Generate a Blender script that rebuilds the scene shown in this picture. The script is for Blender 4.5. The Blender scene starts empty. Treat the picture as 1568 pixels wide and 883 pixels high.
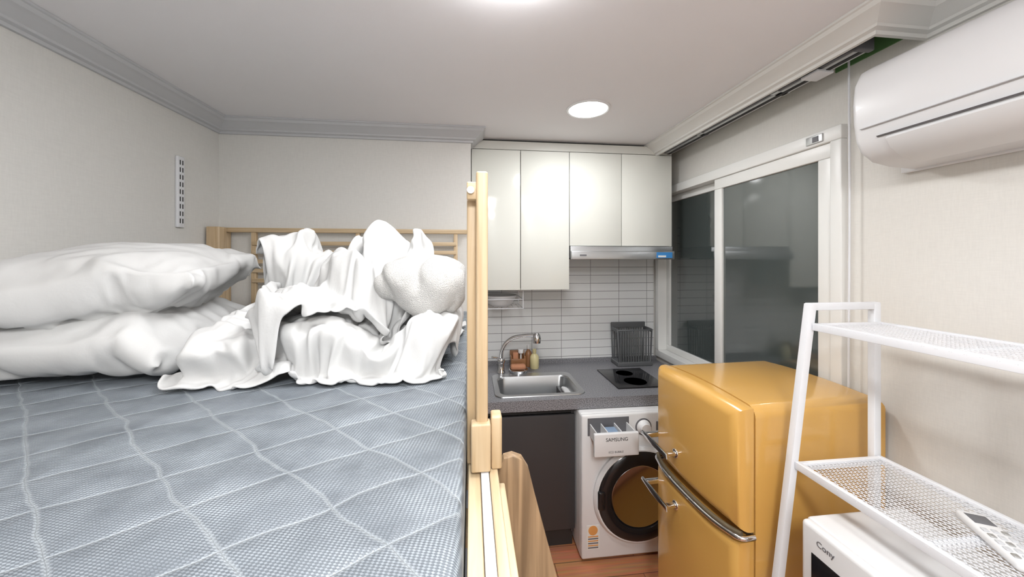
import bpy, bmesh, math, random
from mathutils import Vector, Matrix, noise
random.seed(3)
scn=bpy.context.scene
try:
    scn.view_settings.view_transform='Standard'
except Exception as e: print(e)

# ---------------------------------------------------------------- materials
def new_mat(name):
    m=bpy.data.materials.new(name); m.use_nodes=True
    nt=m.node_tree; b=nt.nodes['Principled BSDF']
    return m,nt,b
def mat(name,col,rough=.5,metal=0,bump=0,bscale=60,var=0,vscale=4,coat=0,spec=.5,stretch=None,emit=None,estr=0,bdist=.004):
    m,nt,b=new_mat(name)
    b.inputs['Base Color'].default_value=(*col,1)
    b.inputs['Roughness'].default_value=rough
    b.inputs['Metallic'].default_value=metal
    b.inputs['Specular IOR Level'].default_value=spec
    b.inputs['Coat Weight'].default_value=coat
    b.inputs['Coat Roughness'].default_value=.08
    if emit:
        b.inputs['Emission Color'].default_value=(*emit,1); b.inputs['Emission Strength'].default_value=estr
    tc=nt.nodes.new('ShaderNodeTexCoord'); mp=nt.nodes.new('ShaderNodeMapping')
    nt.links.new(tc.outputs['Object'],mp.inputs['Vector'])
    if stretch: mp.inputs['Scale'].default_value=stretch
    n=nt.nodes.new('ShaderNodeTexNoise'); n.inputs['Scale'].default_value=vscale; n.inputs['Detail'].default_value=5
    nt.links.new(mp.outputs[0],n.inputs['Vector'])
    mx=nt.nodes.new('ShaderNodeMix'); mx.data_type='RGBA'
    v=var if var else .015
    mx.inputs['A'].default_value=(*[max(0,c*(1-v)) for c in col],1)
    mx.inputs['B'].default_value=(*[min(1,c*(1+v)) for c in col],1)
    nt.links.new(n.outputs['Fac'],mx.inputs['Factor']); nt.links.new(mx.outputs['Result'],b.inputs['Base Color'])
    if bump:
        n2=nt.nodes.new('ShaderNodeTexNoise'); n2.inputs['Scale'].default_value=bscale; n2.inputs['Detail'].default_value=4
        nt.links.new(mp.outputs[0],n2.inputs['Vector'])
        bp=nt.nodes.new('ShaderNodeBump'); bp.inputs['Strength'].default_value=bump; bp.inputs['Distance'].default_value=bdist
        nt.links.new(n2.outputs['Fac'],bp.inputs['Height']); nt.links.new(bp.outputs[0],b.inputs['Normal'])
    return m
def wood(name,c1,c2,axis='Z',rough=.45):
    m,nt,b=new_mat(name)
    tc=nt.nodes.new('ShaderNodeTexCoord'); mp=nt.nodes.new('ShaderNodeMapping')
    s={'X':(1.5,30,30),'Y':(30,1.5,30),'Z':(30,30,1.5)}[axis]; mp.inputs['Scale'].default_value=s
    nt.links.new(tc.outputs['Object'],mp.inputs['Vector'])
    n=nt.nodes.new('ShaderNodeTexNoise'); n.inputs['Scale'].default_value=2.2; n.inputs['Detail'].default_value=8; n.inputs['Distortion'].default_value=.6
    nt.links.new(mp.outputs[0],n.inputs['Vector'])
    r=nt.nodes.new('ShaderNodeValToRGB'); r.color_ramp.elements[0].position=.35; r.color_ramp.elements[1].position=.68
    r.color_ramp.elements[0].color=(*c1,1); r.color_ramp.elements[1].color=(*c2,1)
    nt.links.new(n.outputs['Fac'],r.inputs[0]); nt.links.new(r.outputs[0],b.inputs['Base Color'])
    b.inputs['Roughness'].default_value=rough
    return m
def mnode(nt,op,a,bv=None,c=None):
    n=nt.nodes.new('ShaderNodeMath'); n.operation=op
    for i,x in enumerate((a,bv,c)):
        if x is None: continue
        if isinstance(x,(int,float)): n.inputs[i].default_value=x
        else: nt.links.new(x,n.inputs[i])
    return n.outputs[0]

def wallpaper(name,col,scale=(1,1,1)):
    m,nt,b=new_mat(name)
    tc=nt.nodes.new('ShaderNodeTexCoord')
    mp=nt.nodes.new('ShaderNodeMapping'); mp.inputs['Scale'].default_value=(1,1,.12)
    nt.links.new(tc.outputs['Object'],mp.inputs['Vector'])
    n=nt.nodes.new('ShaderNodeTexNoise'); n.inputs['Scale'].default_value=260; n.inputs['Detail'].default_value=3
    nt.links.new(mp.outputs[0],n.inputs['Vector'])
    mp2=nt.nodes.new('ShaderNodeMapping'); mp2.inputs['Scale'].default_value=(.12,.12,1)
    nt.links.new(tc.outputs['Object'],mp2.inputs['Vector'])
    n2=nt.nodes.new('ShaderNodeTexNoise'); n2.inputs['Scale'].default_value=260; n2.inputs['Detail'].default_value=3
    nt.links.new(mp2.outputs[0],n2.inputs['Vector'])
    s=mnode(nt,'ADD',n.outputs['Fac'],n2.outputs['Fac'])
    s2=mnode(nt,'MULTIPLY',s,.5)
    r=nt.nodes.new('ShaderNodeValToRGB'); r.color_ramp.elements[0].position=.3; r.color_ramp.elements[1].position=.7
    r.color_ramp.elements[0].color=(*[c*.955 for c in col],1); r.color_ramp.elements[1].color=(*[min(1,c*1.03) for c in col],1)
    nt.links.new(s2,r.inputs[0]); nt.links.new(r.outputs[0],b.inputs['Base Color'])
    bp=nt.nodes.new('ShaderNodeBump'); bp.inputs['Strength'].default_value=.12; bp.inputs['Distance'].default_value=.002
    nt.links.new(s2,bp.inputs['Height']); nt.links.new(bp.outputs[0],b.inputs['Normal'])
    b.inputs['Roughness'].default_value=.8; b.inputs['Specular IOR Level'].default_value=.2
    return m
def tiles_mat():
    m,nt,b=new_mat('white_subway_tiles')
    tc=nt.nodes.new('ShaderNodeTexCoord'); sp=nt.nodes.new('ShaderNodeSeparateXYZ'); cb=nt.nodes.new('ShaderNodeCombineXYZ')
    nt.links.new(tc.outputs['Object'],sp.inputs[0]); nt.links.new(sp.outputs['X'],cb.inputs['X']); nt.links.new(sp.outputs['Z'],cb.inputs['Y'])
    br=nt.nodes.new('ShaderNodeTexBrick'); br.offset=0; br.squash=1
    br.inputs['Scale'].default_value=1; br.inputs['Brick Width'].default_value=.226; br.inputs['Row Height'].default_value=.061
    br.inputs['Mortar Size'].default_value=.0018; br.inputs['Mortar Smooth'].default_value=.1
    br.inputs['Color1'].default_value=(.80,.81,.81,1); br.inputs['Color2'].default_value=(.77,.78,.78,1); br.inputs['Mortar'].default_value=(.25,.25,.26,1)
    nt.links.new(cb.outputs[0],br.inputs['Vector']); nt.links.new(br.outputs['Color'],b.inputs['Base Color'])
    b.inputs['Roughness'].default_value=.25
    bp=nt.nodes.new('ShaderNodeBump'); bp.inputs['Strength'].default_value=.4; bp.inputs['Distance'].default_value=.002; bp.invert=True
    nt.links.new(br.outputs['Fac'],bp.inputs['Height']); nt.links.new(bp.outputs[0],b.inputs['Normal'])
    return m
def floor_mat():
    m,nt,b=new_mat('orange_wood_floor')
    tc=nt.nodes.new('ShaderNodeTexCoord')
    br=nt.nodes.new('ShaderNodeTexBrick'); br.inputs['Scale'].default_value=1; br.inputs['Brick Width'].default_value=.9; br.inputs['Row Height'].default_value=.11
    br.inputs['Mortar Size'].default_value=.002; br.inputs['Color1'].default_value=(.42,.17,.08,1); br.inputs['Color2'].default_value=(.52,.23,.11,1); br.inputs['Mortar'].default_value=(.16,.07,.04,1)
    nt.links.new(tc.outputs['Object'],br.inputs['Vector'])
    mp=nt.nodes.new('ShaderNodeMapping'); mp.inputs['Scale'].default_value=(2,40,1); nt.links.new(tc.outputs['Object'],mp.inputs['Vector'])
    n=nt.nodes.new('ShaderNodeTexNoise'); n.inputs['Scale'].default_value=2; n.inputs['Detail'].default_value=8; nt.links.new(mp.outputs[0],n.inputs['Vector'])
    mx=nt.nodes.new('ShaderNodeMix'); mx.data_type='RGBA'; mx.blend_type='OVERLAY'; mx.inputs['Factor'].default_value=.5
    nt.links.new(br.outputs['Color'],mx.inputs['A']); nt.links.new(n.outputs['Color'],mx.inputs['B']); nt.links.new(mx.outputs['Result'],b.inputs['Base Color'])
    b.inputs['Roughness'].default_value=.4
    return m
def quilt_mat():
    m,nt,b=new_mat('blue_grey_woven_cooling_mat')
    tc=nt.nodes.new('ShaderNodeTexCoord')
    nz=nt.nodes.new('ShaderNodeTexNoise'); nz.inputs['Scale'].default_value=8; nz.inputs['Detail'].default_value=2
    nt.links.new(tc.outputs['Object'],nz.inputs['Vector'])
    vs=nt.nodes.new('ShaderNodeVectorMath'); vs.operation='SCALE'; vs.inputs['Scale'].default_value=.03; nt.links.new(nz.outputs['Color'],vs.inputs[0])
    va=nt.nodes.new('ShaderNodeVectorMath'); va.operation='ADD'; nt.links.new(tc.outputs['Object'],va.inputs[0]); nt.links.new(vs.outputs[0],va.inputs[1])
    def dot(vec,out):
        d=nt.nodes.new('ShaderNodeVectorMath'); d.operation='DOT_PRODUCT'; nt.links.new(out,d.inputs[0]); d.inputs[1].default_value=(*vec,0); return d.outputs['Value']
    def line(o,per,wd,off=0):
        f=mnode(nt,'FRACT',mnode(nt,'ADD',mnode(nt,'DIVIDE',o,per),50+off))
        d=mnode(nt,'ABSOLUTE',mnode(nt,'SUBTRACT',f,.5))
        return mnode(nt,'SUBTRACT',1,mnode(nt,'SMOOTH_MIN',mnode(nt,'DIVIDE',d,wd),1,.3)),d
    a,da=line(dot((.663,.749),va.outputs[0]),.105,.034,.12); c,dc=line(dot((-.53,.848),va.outputs[0]),.105,.034,.95)
    L=mnode(nt,'MAXIMUM',mnode(nt,'MAXIMUM',a,c),0)
    sp2=nt.nodes.new('ShaderNodeSeparateXYZ'); nt.links.new(tc.outputs['Object'],sp2.inputs[0])
    k=2*math.pi/.0075
    xx=mnode(nt,'MULTIPLY',sp2.outputs['X'],k); yy=mnode(nt,'MULTIPLY',sp2.outputs['Y'],k)
    s=mnode(nt,'MULTIPLY',mnode(nt,'SINE',mnode(nt,'ADD',xx,yy)),mnode(nt,'SINE',mnode(nt,'SUBTRACT',mnode(nt,'MULTIPLY',yy,1.2),mnode(nt,'MULTIPLY',xx,.4))))
    W=mnode(nt,'MULTIPLY_ADD',s,1.1,.45); wc=nt.nodes.new('ShaderNodeClamp'); nt.links.new(W,wc.inputs[0]); W=wc.outputs[0]
    n2=nt.nodes.new('ShaderNodeTexNoise'); n2.inputs['Scale'].default_value=14; n2.inputs['Detail'].default_value=3; nt.links.new(tc.outputs['Object'],n2.inputs['Vector'])
    Wf=mnode(nt,'MULTIPLY',W,mnode(nt,'MULTIPLY_ADD',n2.outputs['Fac'],1.7,-.38))
    m1=nt.nodes.new('ShaderNodeMix'); m1.data_type='RGBA'; m1.inputs['A'].default_value=(.142,.162,.184,1); m1.inputs['B'].default_value=(.43,.475,.515,1)
    nt.links.new(Wf,m1.inputs['Factor'])
    m2=nt.nodes.new('ShaderNodeMix'); m2.data_type='RGBA'; m2.inputs['B'].default_value=(.49,.53,.56,1)
    nt.links.new(mnode(nt,'MULTIPLY',L,.58),m2.inputs['Factor']); nt.links.new(m1.outputs['Result'],m2.inputs['A'])
    nt.links.new(m2.outputs['Result'],b.inputs['Base Color'])
    bp=nt.nodes.new('ShaderNodeBump'); bp.inputs['Strength'].default_value=.8; bp.inputs['Distance'].default_value=.006
    hh=mnode(nt,'ADD',mnode(nt,'MULTIPLY',W,.15),mnode(nt,'MULTIPLY',mnode(nt,'POWER',mnode(nt,'MINIMUM',da,dc),.5),3)); nt.links.new(hh,bp.inputs['Height']); nt.links.new(bp.outputs[0],b.inputs['Normal'])
    b.inputs['Roughness'].default_value=.5
    return m
def speckle_mat():
    m,nt,b=new_mat('grey_speckled_countertop')
    tc=nt.nodes.new('ShaderNodeTexCoord'); n=nt.nodes.new('ShaderNodeTexNoise'); n.inputs['Scale'].default_value=200; n.inputs['Detail'].default_value=2
    nt.links.new(tc.outputs['Object'],n.inputs['Vector'])
    r=nt.nodes.new('ShaderNodeValToRGB'); r.color_ramp.elements[0].position=.38; r.color_ramp.elements[1].position=.62
    r.color_ramp.elements[0].color=(.11,.11,.12,1); r.color_ramp.elements[1].color=(.32,.32,.34,1)
    nt.links.new(n.outputs['Fac'],r.inputs[0]); nt.links.new(r.outputs[0],b.inputs['Base Color']); b.inputs['Roughness'].default_value=.35
    return m

M_wall=wallpaper('cream_wallpaper',(.74,.73,.70))
M_wallr=wallpaper('warm_cream_wallpaper',(.74,.72,.68))
M_ceil=mat('ceiling_paper',(.87,.86,.88),.85,bump=.1,bscale=400)
M_crown=mat('grey_crown_paint',(.57,.58,.60),.5)
M_crownw=mat('cream_crown_paint',(.76,.755,.73),.5)
M_green=mat('green_board',(.10,.22,.08),.8,var=.1)
M_dark=mat('dark_recess',(.03,.03,.03),.8)
M_alu=mat('aluminium',(.55,.56,.56),.35,.8)
M_floor=floor_mat(); M_tile=tiles_mat(); M_quilt=quilt_mat(); M_counter=speckle_mat()
M_cab=mat('ivory_gloss_laminate',(.74,.75,.70),.12,coat=.15,spec=.4)
M_cabside=mat('ivory_side',(.66,.66,.62),.4)
M_base=mat('charcoal_laminate',(.045,.043,.045),.45,var=.05)
M_white=mat('white_plastic',(.78,.78,.785),.35)
M_whitem=mat('white_powder_coat',(.78,.79,.82),.4)
M_ac=mat('ac_white_plastic',(.76,.76,.77),.35,coat=.1)
M_frame=mat('white_upvc',(.82,.82,.80),.35)
M_glass=mat('dark_night_glass',(.062,.076,.074),.06,var=.25,vscale=1.5,coat=1,spec=1)
M_pine=wood('pine_wood',(.53,.38,.22),(.66,.51,.33),'Z')
M_piney=wood('pine_wood_rail',(.58,.44,.27),(.72,.60,.40),'Y')
M_pinex=wood('pine_wood_slat',(.52,.38,.22),(.67,.52,.34),'X')
M_oak=wood('oak_stringer',(.21,.135,.075),(.42,.28,.16),'Z')
M_linen=mat('white_cotton',(.635,.635,.63),.9,bump=.2,bscale=45,spec=.1,bdist=.004)
M_towel=mat('white_terry',(.64,.63,.61),.95,bump=.9,bscale=420,var=.10,vscale=300,spec=.05,bdist=.006)
M_matt=mat('mattress_side_grey',(.20,.21,.23),.8,bump=.2,bscale=300)
M_yel=mat('mustard_enamel',(.68,.385,.10),.22,coat=.45,var=.01)
M_gask=mat('rubber_gasket',(.12,.09,.05),.6)
M_chrome=mat('chrome',(.75,.75,.76),.12,1)
M_steel=mat('brushed_steel',(.50,.51,.52),.3,.9,bump=.05,bscale=200)
M_black=mat('black_gloss',(.012,.012,.014),.15)
M_blackm=mat('black_matte',(.03,.03,.03),.5)
M_drum=mat('drum_glass',(.20,.20,.21),.4,.0,coat=0,spec=.1)
M_greypl=mat('grey_plastic',(.14,.14,.15),.5)
M_dkpl=mat('dark_grey_plastic',(.11,.115,.12),.5)
M_blue=mat('blue_sticker',(.05,.25,.6),.4)
M_lamp=mat('led_diffuser',(1,1,1),.5,emit=(.985,.993,1),estr=16)
M_lens=mat('downlight_lens',(1,1,1),.5,emit=(1,.995,.98),estr=6)
M_amber=mat('amber_soap',(.30,.14,.06),.3)
M_cream=mat('cream_plastic',(.62,.55,.30),.3)
M_orange=mat('terracotta_sponge',(.48,.22,.12),.8,bump=.4)
M_paper=mat('label_paper',(.8,.8,.76),.6)
M_lab2=mat('label_orange',(.75,.35,.1),.6)
M_navy=mat('detergent_tray_blue',(.25,.35,.5),.4)

# ---------------------------------------------------------------- geometry helpers
def obj(name,bm,mats,smooth=True,angle=40):
    me=bpy.data.meshes.new(name); bm.normal_update(); bm.to_mesh(me); bm.free()
    o=bpy.data.objects.new(name,me); scn.collection.objects.link(o)
    if not isinstance(mats,(list,tuple)): mats=[mats]
    for m in mats: me.materials.append(m)
    if smooth:
        for p in me.polygons: p.use_smooth=True
        try: me.set_sharp_from_angle(angle=math.radians(angle))
        except Exception: pass
    return o
def rbox(name,lo,hi,m,r=.0,seg=3,smooth=True):
    bm=bmesh.new(); bmesh.ops.create_cube(bm,size=1)
    c=[(a+b)/2 for a,b in zip(lo,hi)]; d=[b-a for a,b in zip(lo,hi)]
    for v in bm.verts: v.co=Vector((c[0]+v.co.x*d[0],c[1]+v.co.y*d[1],c[2]+v.co.z*d[2]))
    if r>0: bmesh.ops.bevel(bm,geom=bm.edges[:],offset=min(r,min(d)*.49),segments=seg,profile=.5,affect='EDGES')
    return obj(name,bm,m,smooth)
def prism(name,pts,axis,a,b,m,bev=0,smooth=True,seg=2):
    bm=bmesh.new()
    def mk(p,t):
        return {'X':(t,p[0],p[1]),'Y':(p[0],t,p[1]),'Z':(p[0],p[1],t)}[axis]
    A=[bm.verts.new(mk(p,a)) for p in pts]; B=[bm.verts.new(mk(p,b)) for p in pts]
    f1=bm.faces.new(A); f2=bm.faces.new(B[::-1]); n=len(pts)
    for i in range(n): bm.faces.new((A[i],B[i],B[(i+1)%n],A[(i+1)%n]))
    bmesh.ops.recalc_face_normals(bm,faces=bm.faces[:])
    if bev: bmesh.ops.bevel(bm,geom=list(set(f1.edges[:]+f2.edges[:])),offset=bev,segments=seg,profile=.5,affect='EDGES')
    return obj(name,bm,m,smooth)
def cyl(name,c,r,h,axis,m,seg=48,r2=None,bev=0):
    bm=bmesh.new(); bmesh.ops.create_cone(bm,cap_ends=True,segments=seg,radius1=r,radius2=r if r2 is None else r2,depth=h)
    if bev:
        bmesh.ops.bevel(bm,geom=[e for e in bm.edges if abs(e.verts[0].co.z-e.verts[1].co.z)<1e-6],offset=bev,segments=3,profile=.5,affect='EDGES')
    R={'Z':Matrix.Identity(3),'X':Matrix.Rotation(math.pi/2,3,'Y'),'Y':Matrix.Rotation(math.pi/2,3,'X')}[axis]
    for v in bm.verts: v.co=R@v.co+Vector(c)
    return obj(name,bm,m)
def lathe(name,prof,c,axis,m,seg=64):
    bm=bmesh.new(); rings=[]
    for r,h in prof:
        ring=[]
        for i in range(seg):
            t=2*math.pi*i/seg
            p={'Z':(r*math.cos(t),r*math.sin(t),h),'Y':(r*math.cos(t),h,r*math.sin(t)),'X':(h,r*math.cos(t),r*math.sin(t))}[axis]
            ring.append(bm.verts.new(Vector(p)+Vector(c)))
        rings.append(ring)
    for a,b in zip(rings,rings[1:]):
        for i in range(seg): bm.faces.new((a[i],a[(i+1)%seg],b[(i+1)%seg],b[i]))
    bm.faces.new(rings[0]); bm.faces.new(rings[-1])
    bmesh.ops.recalc_face_normals(bm,faces=bm.faces[:])
    return obj(name,bm,m)
def tube(name,pts,r,m,smooth=True,res=8,cyclic=False):
    cu=bpy.data.curves.new(name,'CURVE'); cu.dimensions='3D'; cu.bevel_depth=r; cu.bevel_resolution=4; cu.use_fill_caps=True
    sp=cu.splines.new('BEZIER' if smooth else 'POLY')
    if smooth:
        sp.bezier_points.add(len(pts)-1)
        for bp,p in zip(sp.bezier_points,pts): bp.co=p; bp.handle_left_type=bp.handle_right_type='AUTO'
        sp.resolution_u=res
    else:
        sp.points.add(len(pts)-1)
        for q,p in zip(sp.points,pts): q.co=(*p,1)
    sp.use_cyclic_u=cyclic
    o=bpy.data.objects.new(name+'_c',cu); scn.collection.objects.link(o)
    dg=bpy.context.evaluated_depsgraph_get(); me=bpy.data.meshes.new_from_object(o.evaluated_get(dg))
    bpy.data.objects.remove(o)
    o=bpy.data.objects.new(name,me); scn.collection.objects.link(o); me.materials.clear(); me.materials.append(m)
    for p in me.polygons: p.use_smooth=True
    return o
def text(name,s,size,loc,rot,m):
    cu=bpy.data.curves.new(name,'FONT'); cu.body=s; cu.size=size; cu.extrude=.0003
    o=bpy.data.objects.new(name+'_c',cu); o.location=loc; o.rotation_euler=rot; scn.collection.objects.link(o)
    bpy.context.view_layer.update()
    dg=bpy.context.evaluated_depsgraph_get(); me=bpy.data.meshes.new_from_object(o.evaluated_get(dg)); me.transform(o.matrix_world)
    bpy.data.objects.remove(o)
    o=bpy.data.objects.new(name,me); scn.collection.objects.link(o); me.materials.clear(); me.materials.append(m)
    return o
def group(name,parts,loc):
    e=bpy.data.objects.new(name,None); e.empty_display_size=.1; e.location=loc; scn.collection.objects.link(e)
    for p in parts:
        p.parent=e; p.location=Vector(p.location)-Vector(loc)
    return e
def join(name,objs):
    bm=bmesh.new(); mats=[]
    for o in objs:
        idx=[]
        for mt in o.data.materials:
            if mt not in mats: mats.append(mt)
            idx.append(mats.index(mt))
        n0=len(bm.faces); bm.from_mesh(o.data); bm.faces.ensure_lookup_table()
        for f in bm.faces[n0:]: f.material_index=idx[min(f.material_index,len(idx)-1)]
        bpy.data.objects.remove(o)
    me=bpy.data.meshes.new(name); bm.to_mesh(me); bm.free()
    o=bpy.data.objects.new(name,me); scn.collection.objects.link(o)
    for mt in mats: me.materials.append(mt)
    return o

# ================================================================ soft goods by cloth simulation (done first, in a clean scene)
MZ=1.35
def mk(name,bm):
    me=bpy.data.meshes.new(name); bm.to_mesh(me); bm.free()
    o=bpy.data.objects.new(name,me); scn.collection.objects.link(o)
    for p in me.polygons: p.use_smooth=True
    return o
def boxo(name,lo,hi):
    bm=bmesh.new(); bmesh.ops.create_cube(bm,size=1)
    for v in bm.verts: v.co=Vector([(a+b)/2+c*(b-a) for a,b,c in zip(lo,hi,v.co)])
    return mk(name,bm)
def lumps_obj(name,lumps,voxel=.03,smooth=0):
    bm=bmesh.new()
    for (c,r) in lumps:
        g=bmesh.ops.create_icosphere(bm,subdivisions=3,radius=1)
        for v in g['verts']: v.co=Vector((c[0]+v.co.x*r[0],c[1]+v.co.y*r[1],c[2]+v.co.z*r[2]))
    o=mk(name,bm)
    md=o.modifiers.new('r','REMESH'); md.mode='VOXEL'; md.voxel_size=voxel
    if smooth: ms=o.modifiers.new('s','SMOOTH'); ms.factor=.8; ms.iterations=smooth
    bpy.context.view_layer.update()
    me=bpy.data.meshes.new_from_object(o.evaluated_get(bpy.context.evaluated_depsgraph_get())); o.modifiers.clear(); o.data=me
    return o
def cloth_run(o,cols,frames,shrink,mass=.1,bend=.05,tens=12,sd=.006,grav=.5,quality=4,fric=40,lid=None,lift=12):
    for c in cols+([lid] if lid else []):
        if not any(m.type=='COLLISION' for m in c.modifiers): c.modifiers.new('col','COLLISION')
        c.collision.thickness_outer=.004; c.collision.cloth_friction=fric; c.collision.damping=.8; c.collision.use_culling=False
    if lid:
        lid.keyframe_insert('location',frame=lift); lid.location.z+=.6; lid.keyframe_insert('location',frame=lift+6)
    md=o.modifiers.new('cloth','CLOTH'); s=md.settings
    s.quality=quality; s.mass=mass; s.air_damping=3; s.bending_model='ANGULAR'
    s.tension_stiffness=tens; s.compression_stiffness=tens; s.shear_stiffness=5; s.bending_stiffness=bend
    s.tension_damping=12; s.compression_damping=12; s.shear_damping=5; s.bending_damping=.5
    s.shrink_min=shrink; s.effector_weights.gravity=grav
    cs=md.collision_settings; cs.distance_min=.004; cs.collision_quality=2; cs.use_self_collision=True; cs.self_distance_min=sd; cs.self_friction=10
    md.point_cache.frame_start=1; md.point_cache.frame_end=frames
    for f in range(1,frames+1): scn.frame_set(f)
    me=bpy.data.meshes.new_from_object(o.evaluated_get(bpy.context.evaluated_depsgraph_get()))
    o.modifiers.clear(); o.data=me; scn.frame_set(1)
    if lid: bpy.data.objects.remove(lid)
def hz(X,Y,col):
    z=MZ
    for c in col:
        ok,loc,n,_=c.ray_cast(Vector((X,Y,2.5)),Vector((0,0,-1)))
        if ok: z=max(z,loc.z)
    return z
def sheet(name,x0,x1,y0,y1,nx,ny,col,dz,amp,fq,seed,rot=0,dome=0):
    bm=bmesh.new(); V=[]
    cx,cy=(x0+x1)/2,(y0+y1)/2
    for i in range(nx+1):
        r=[]
        for j in range(ny+1):
            x=x0+(x1-x0)*i/nx; y=y0+(y1-y0)*j/ny
            X=cx+(x-cx)*math.cos(rot)-(y-cy)*math.sin(rot); Y=cy+(x-cx)*math.sin(rot)+(y-cy)*math.cos(rot)
            X=min(X,-.02) if dome==0 else X
            z=hz(X,Y,col)
            if dome:
                z=max(hz(X+a,Y+b,col) for a in(-.04,0,.04) for b in (-.04,0,.04))
            p=Vector((X,Y,0))*fq+Vector((0,0,seed)); nv=noise.noise_vector(p)
            if amp: X=min(-.02,X+.5*amp*nv.x); Y=Y+.5*amp*nv.y; z+=amp*nv.z
            r.append(bm.verts.new((X,Y,z+dz)))
        V.append(r)
    for i in range(nx):
        for j in range(ny): bm.faces.new((V[i][j],V[i+1][j],V[i+1][j+1],V[i][j+1]))
    return mk(name,bm)
def pillow(name,L_,W_,T_,n,m,loc,rot,seed):
    bm=bmesh.new(); top=[];bot=[]
    for i in range(n+1):
        r1=[];r2=[]
        for j in range(m+1):
            s=-1+2*i/n; t=-1+2*j/m
            x=L_/2*s*(1-.04*(1-t*t)*abs(s)**3); y=W_/2*t*(1-.05*(1-s*s)*abs(t)**3)
            h=(max(0,1-abs(s)**2.5)*max(0,1-abs(t)**2.5))**.5
            b=i in(0,n) or j in(0,m)
            nz=.012*noise.noise(Vector((x*12,y*12,seed)))
            v=bm.verts.new((x,y,T_*.5*h+nz)); r1.append(v); r2.append(v if b else bm.verts.new((x,y,-T_*.5*h+nz)))
        top.append(r1);bot.append(r2)
    for i in range(n):
        for j in range(m):
            bm.faces.new((top[i][j],top[i+1][j],top[i+1][j+1],top[i][j+1]))
            f=(bot[i][j],bot[i][j+1],bot[i+1][j+1],bot[i+1][j])
            if len(set(f))==4:
                try: bm.faces.new(f)
                except ValueError: pass
    bmesh.ops.recalc_face_normals(bm,faces=bm.faces[:])
    R=Matrix.Rotation(rot[2],4,'Z')@Matrix.Rotation(rot[1],4,'Y')@Matrix.Rotation(rot[0],4,'X')
    for v in bm.verts: v.co=R@v.co+Vector(loc)
    return mk(name,bm)
bed=boxo('bed',(-1.38,.1,1.2),(-.0,2.06,MZ)); wr=boxo('b1',(-.010,.5,1.2),(.1,2.2,2.0))
L=lumps_obj('lumps',[((-.33,1.25,1.38),(.28,.32,.08)),((-.32,1.22,1.445),(.15,.18,.085)),((-.15,1.15,1.40),(.10,.16,.09)),((-.53,1.22,1.415),(.13,.18,.08)),
  ((-.56,1.0,1.37),(.09,.10,.045)),((-.34,1.0,1.38),(.16,.09,.065)),((-.15,1.0,1.38),(.10,.09,.075))])
cont=[boxo('front',(-.85,.70,1.2),(-.0,.85,1.60)),boxo('back',(-.85,1.7,1.2),(-.0,1.8,1.9)),boxo('left',(-.85,.7,1.2),(-.70,1.8,1.60)),wr]
lid=sheet('lid',-.9,.1,.7,1.8,30,34,[L],.075,0,1,1,0,1)
s1=sheet('duvet',-.64,-.05,.88,1.55,84,88,[L],.035,.05,9,1.2)
cloth_run(s1,[bed,L]+cont,24,-.8,lid=lid,grav=.6,bend=.12,lift=14)
lid=sheet('lid',-.9,.1,.7,1.8,30,34,[L,s1],.065,0,1,1,0,1)
s2=sheet('sheet2',-.60,-.18,.93,1.42,66,66,[L,s1],.028,.045,9,4.2,.35)
cloth_run(s2,[bed,s1]+cont,25,-.5,lid=lid,grav=.9,bend=.12,lift=14)
p1=pillow('pillow',.62,.48,.19,50,38,(-1.03,1.15,1.35+.10),(0,0,0),2)
c1=pillow('core',.58,.43,.15,20,14,(-1.03,1.15,1.35+.085),(0,0,0),2)
cloth_run(p1,[bed,c1],16,-.14,bend=.15,sd=.005,grav=1)
p2=pillow('pillow',.56,.46,.23,50,38,(-1.01,1.15,1.35+.240),(math.radians(6),math.radians(-5),math.radians(9)),5)
c2=pillow('core',.51,.41,.19,20,14,(-1.01,1.15,1.35+.235),(math.radians(6),math.radians(-5),math.radians(9)),5)
cloth_run(p2,[bed,p1,c2],16,-.14,bend=.15,sd=.005,grav=1)
s3=lumps_obj('bath_towel',[((-.135,1.09,1.605),(.12,.13,.055)),((-.085,1.0,1.575),(.075,.08,.08)),((-.18,1.00,1.585),(.08,.07,.06)),((-.12,.965,1.545),(.09,.045,.055))],.007,16)
for v in s3.data.vertices:
    n=noise.noise(v.co*8+Vector((3,1,7))); n2=noise.noise(v.co*22)
    v.co+=v.normal*(.015*(1-min(1,abs(n)*3.5))*-1+.007+.003*n2)
for o in cont+[L,c1,c2,bed]: bpy.data.objects.remove(o)
def finish(o,m,th,it=1,sub=1):
    o.data.materials.clear(); o.data.materials.append(m)
    for p in o.data.polygons: p.use_smooth=True
    for v in o.data.vertices:
        if v.co.x>-.016: v.co.x=-.016-(v.co.x+.016)*.3
        if v.co.x<-1.385: v.co.x=-1.385
        if v.co.z<MZ+.006 : v.co.z=MZ+.006
    sm=o.modifiers.new('s','SMOOTH'); sm.factor=.5; sm.iterations=it
    if th:
        so=o.modifiers.new('so','SOLIDIFY'); so.thickness=th
    if sub: ss=o.modifiers.new('sub','SUBSURF'); ss.levels=1; ss.render_levels=1
    bpy.context.view_layer.update()
    me=bpy.data.meshes.new_from_object(o.evaluated_get(bpy.context.evaluated_depsgraph_get())); o.modifiers.clear(); o.data=me
finish(s1,M_linen,.006,2); finish(s2,M_linen,.006,2); finish(s3,M_towel,0,1,0); finish(p1,M_linen,0); finish(p2,M_linen,0)
s1.name='tmp_d'
dv=join('duvet',[s1,s2])
for p in dv.data.polygons: p.use_smooth=True

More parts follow.
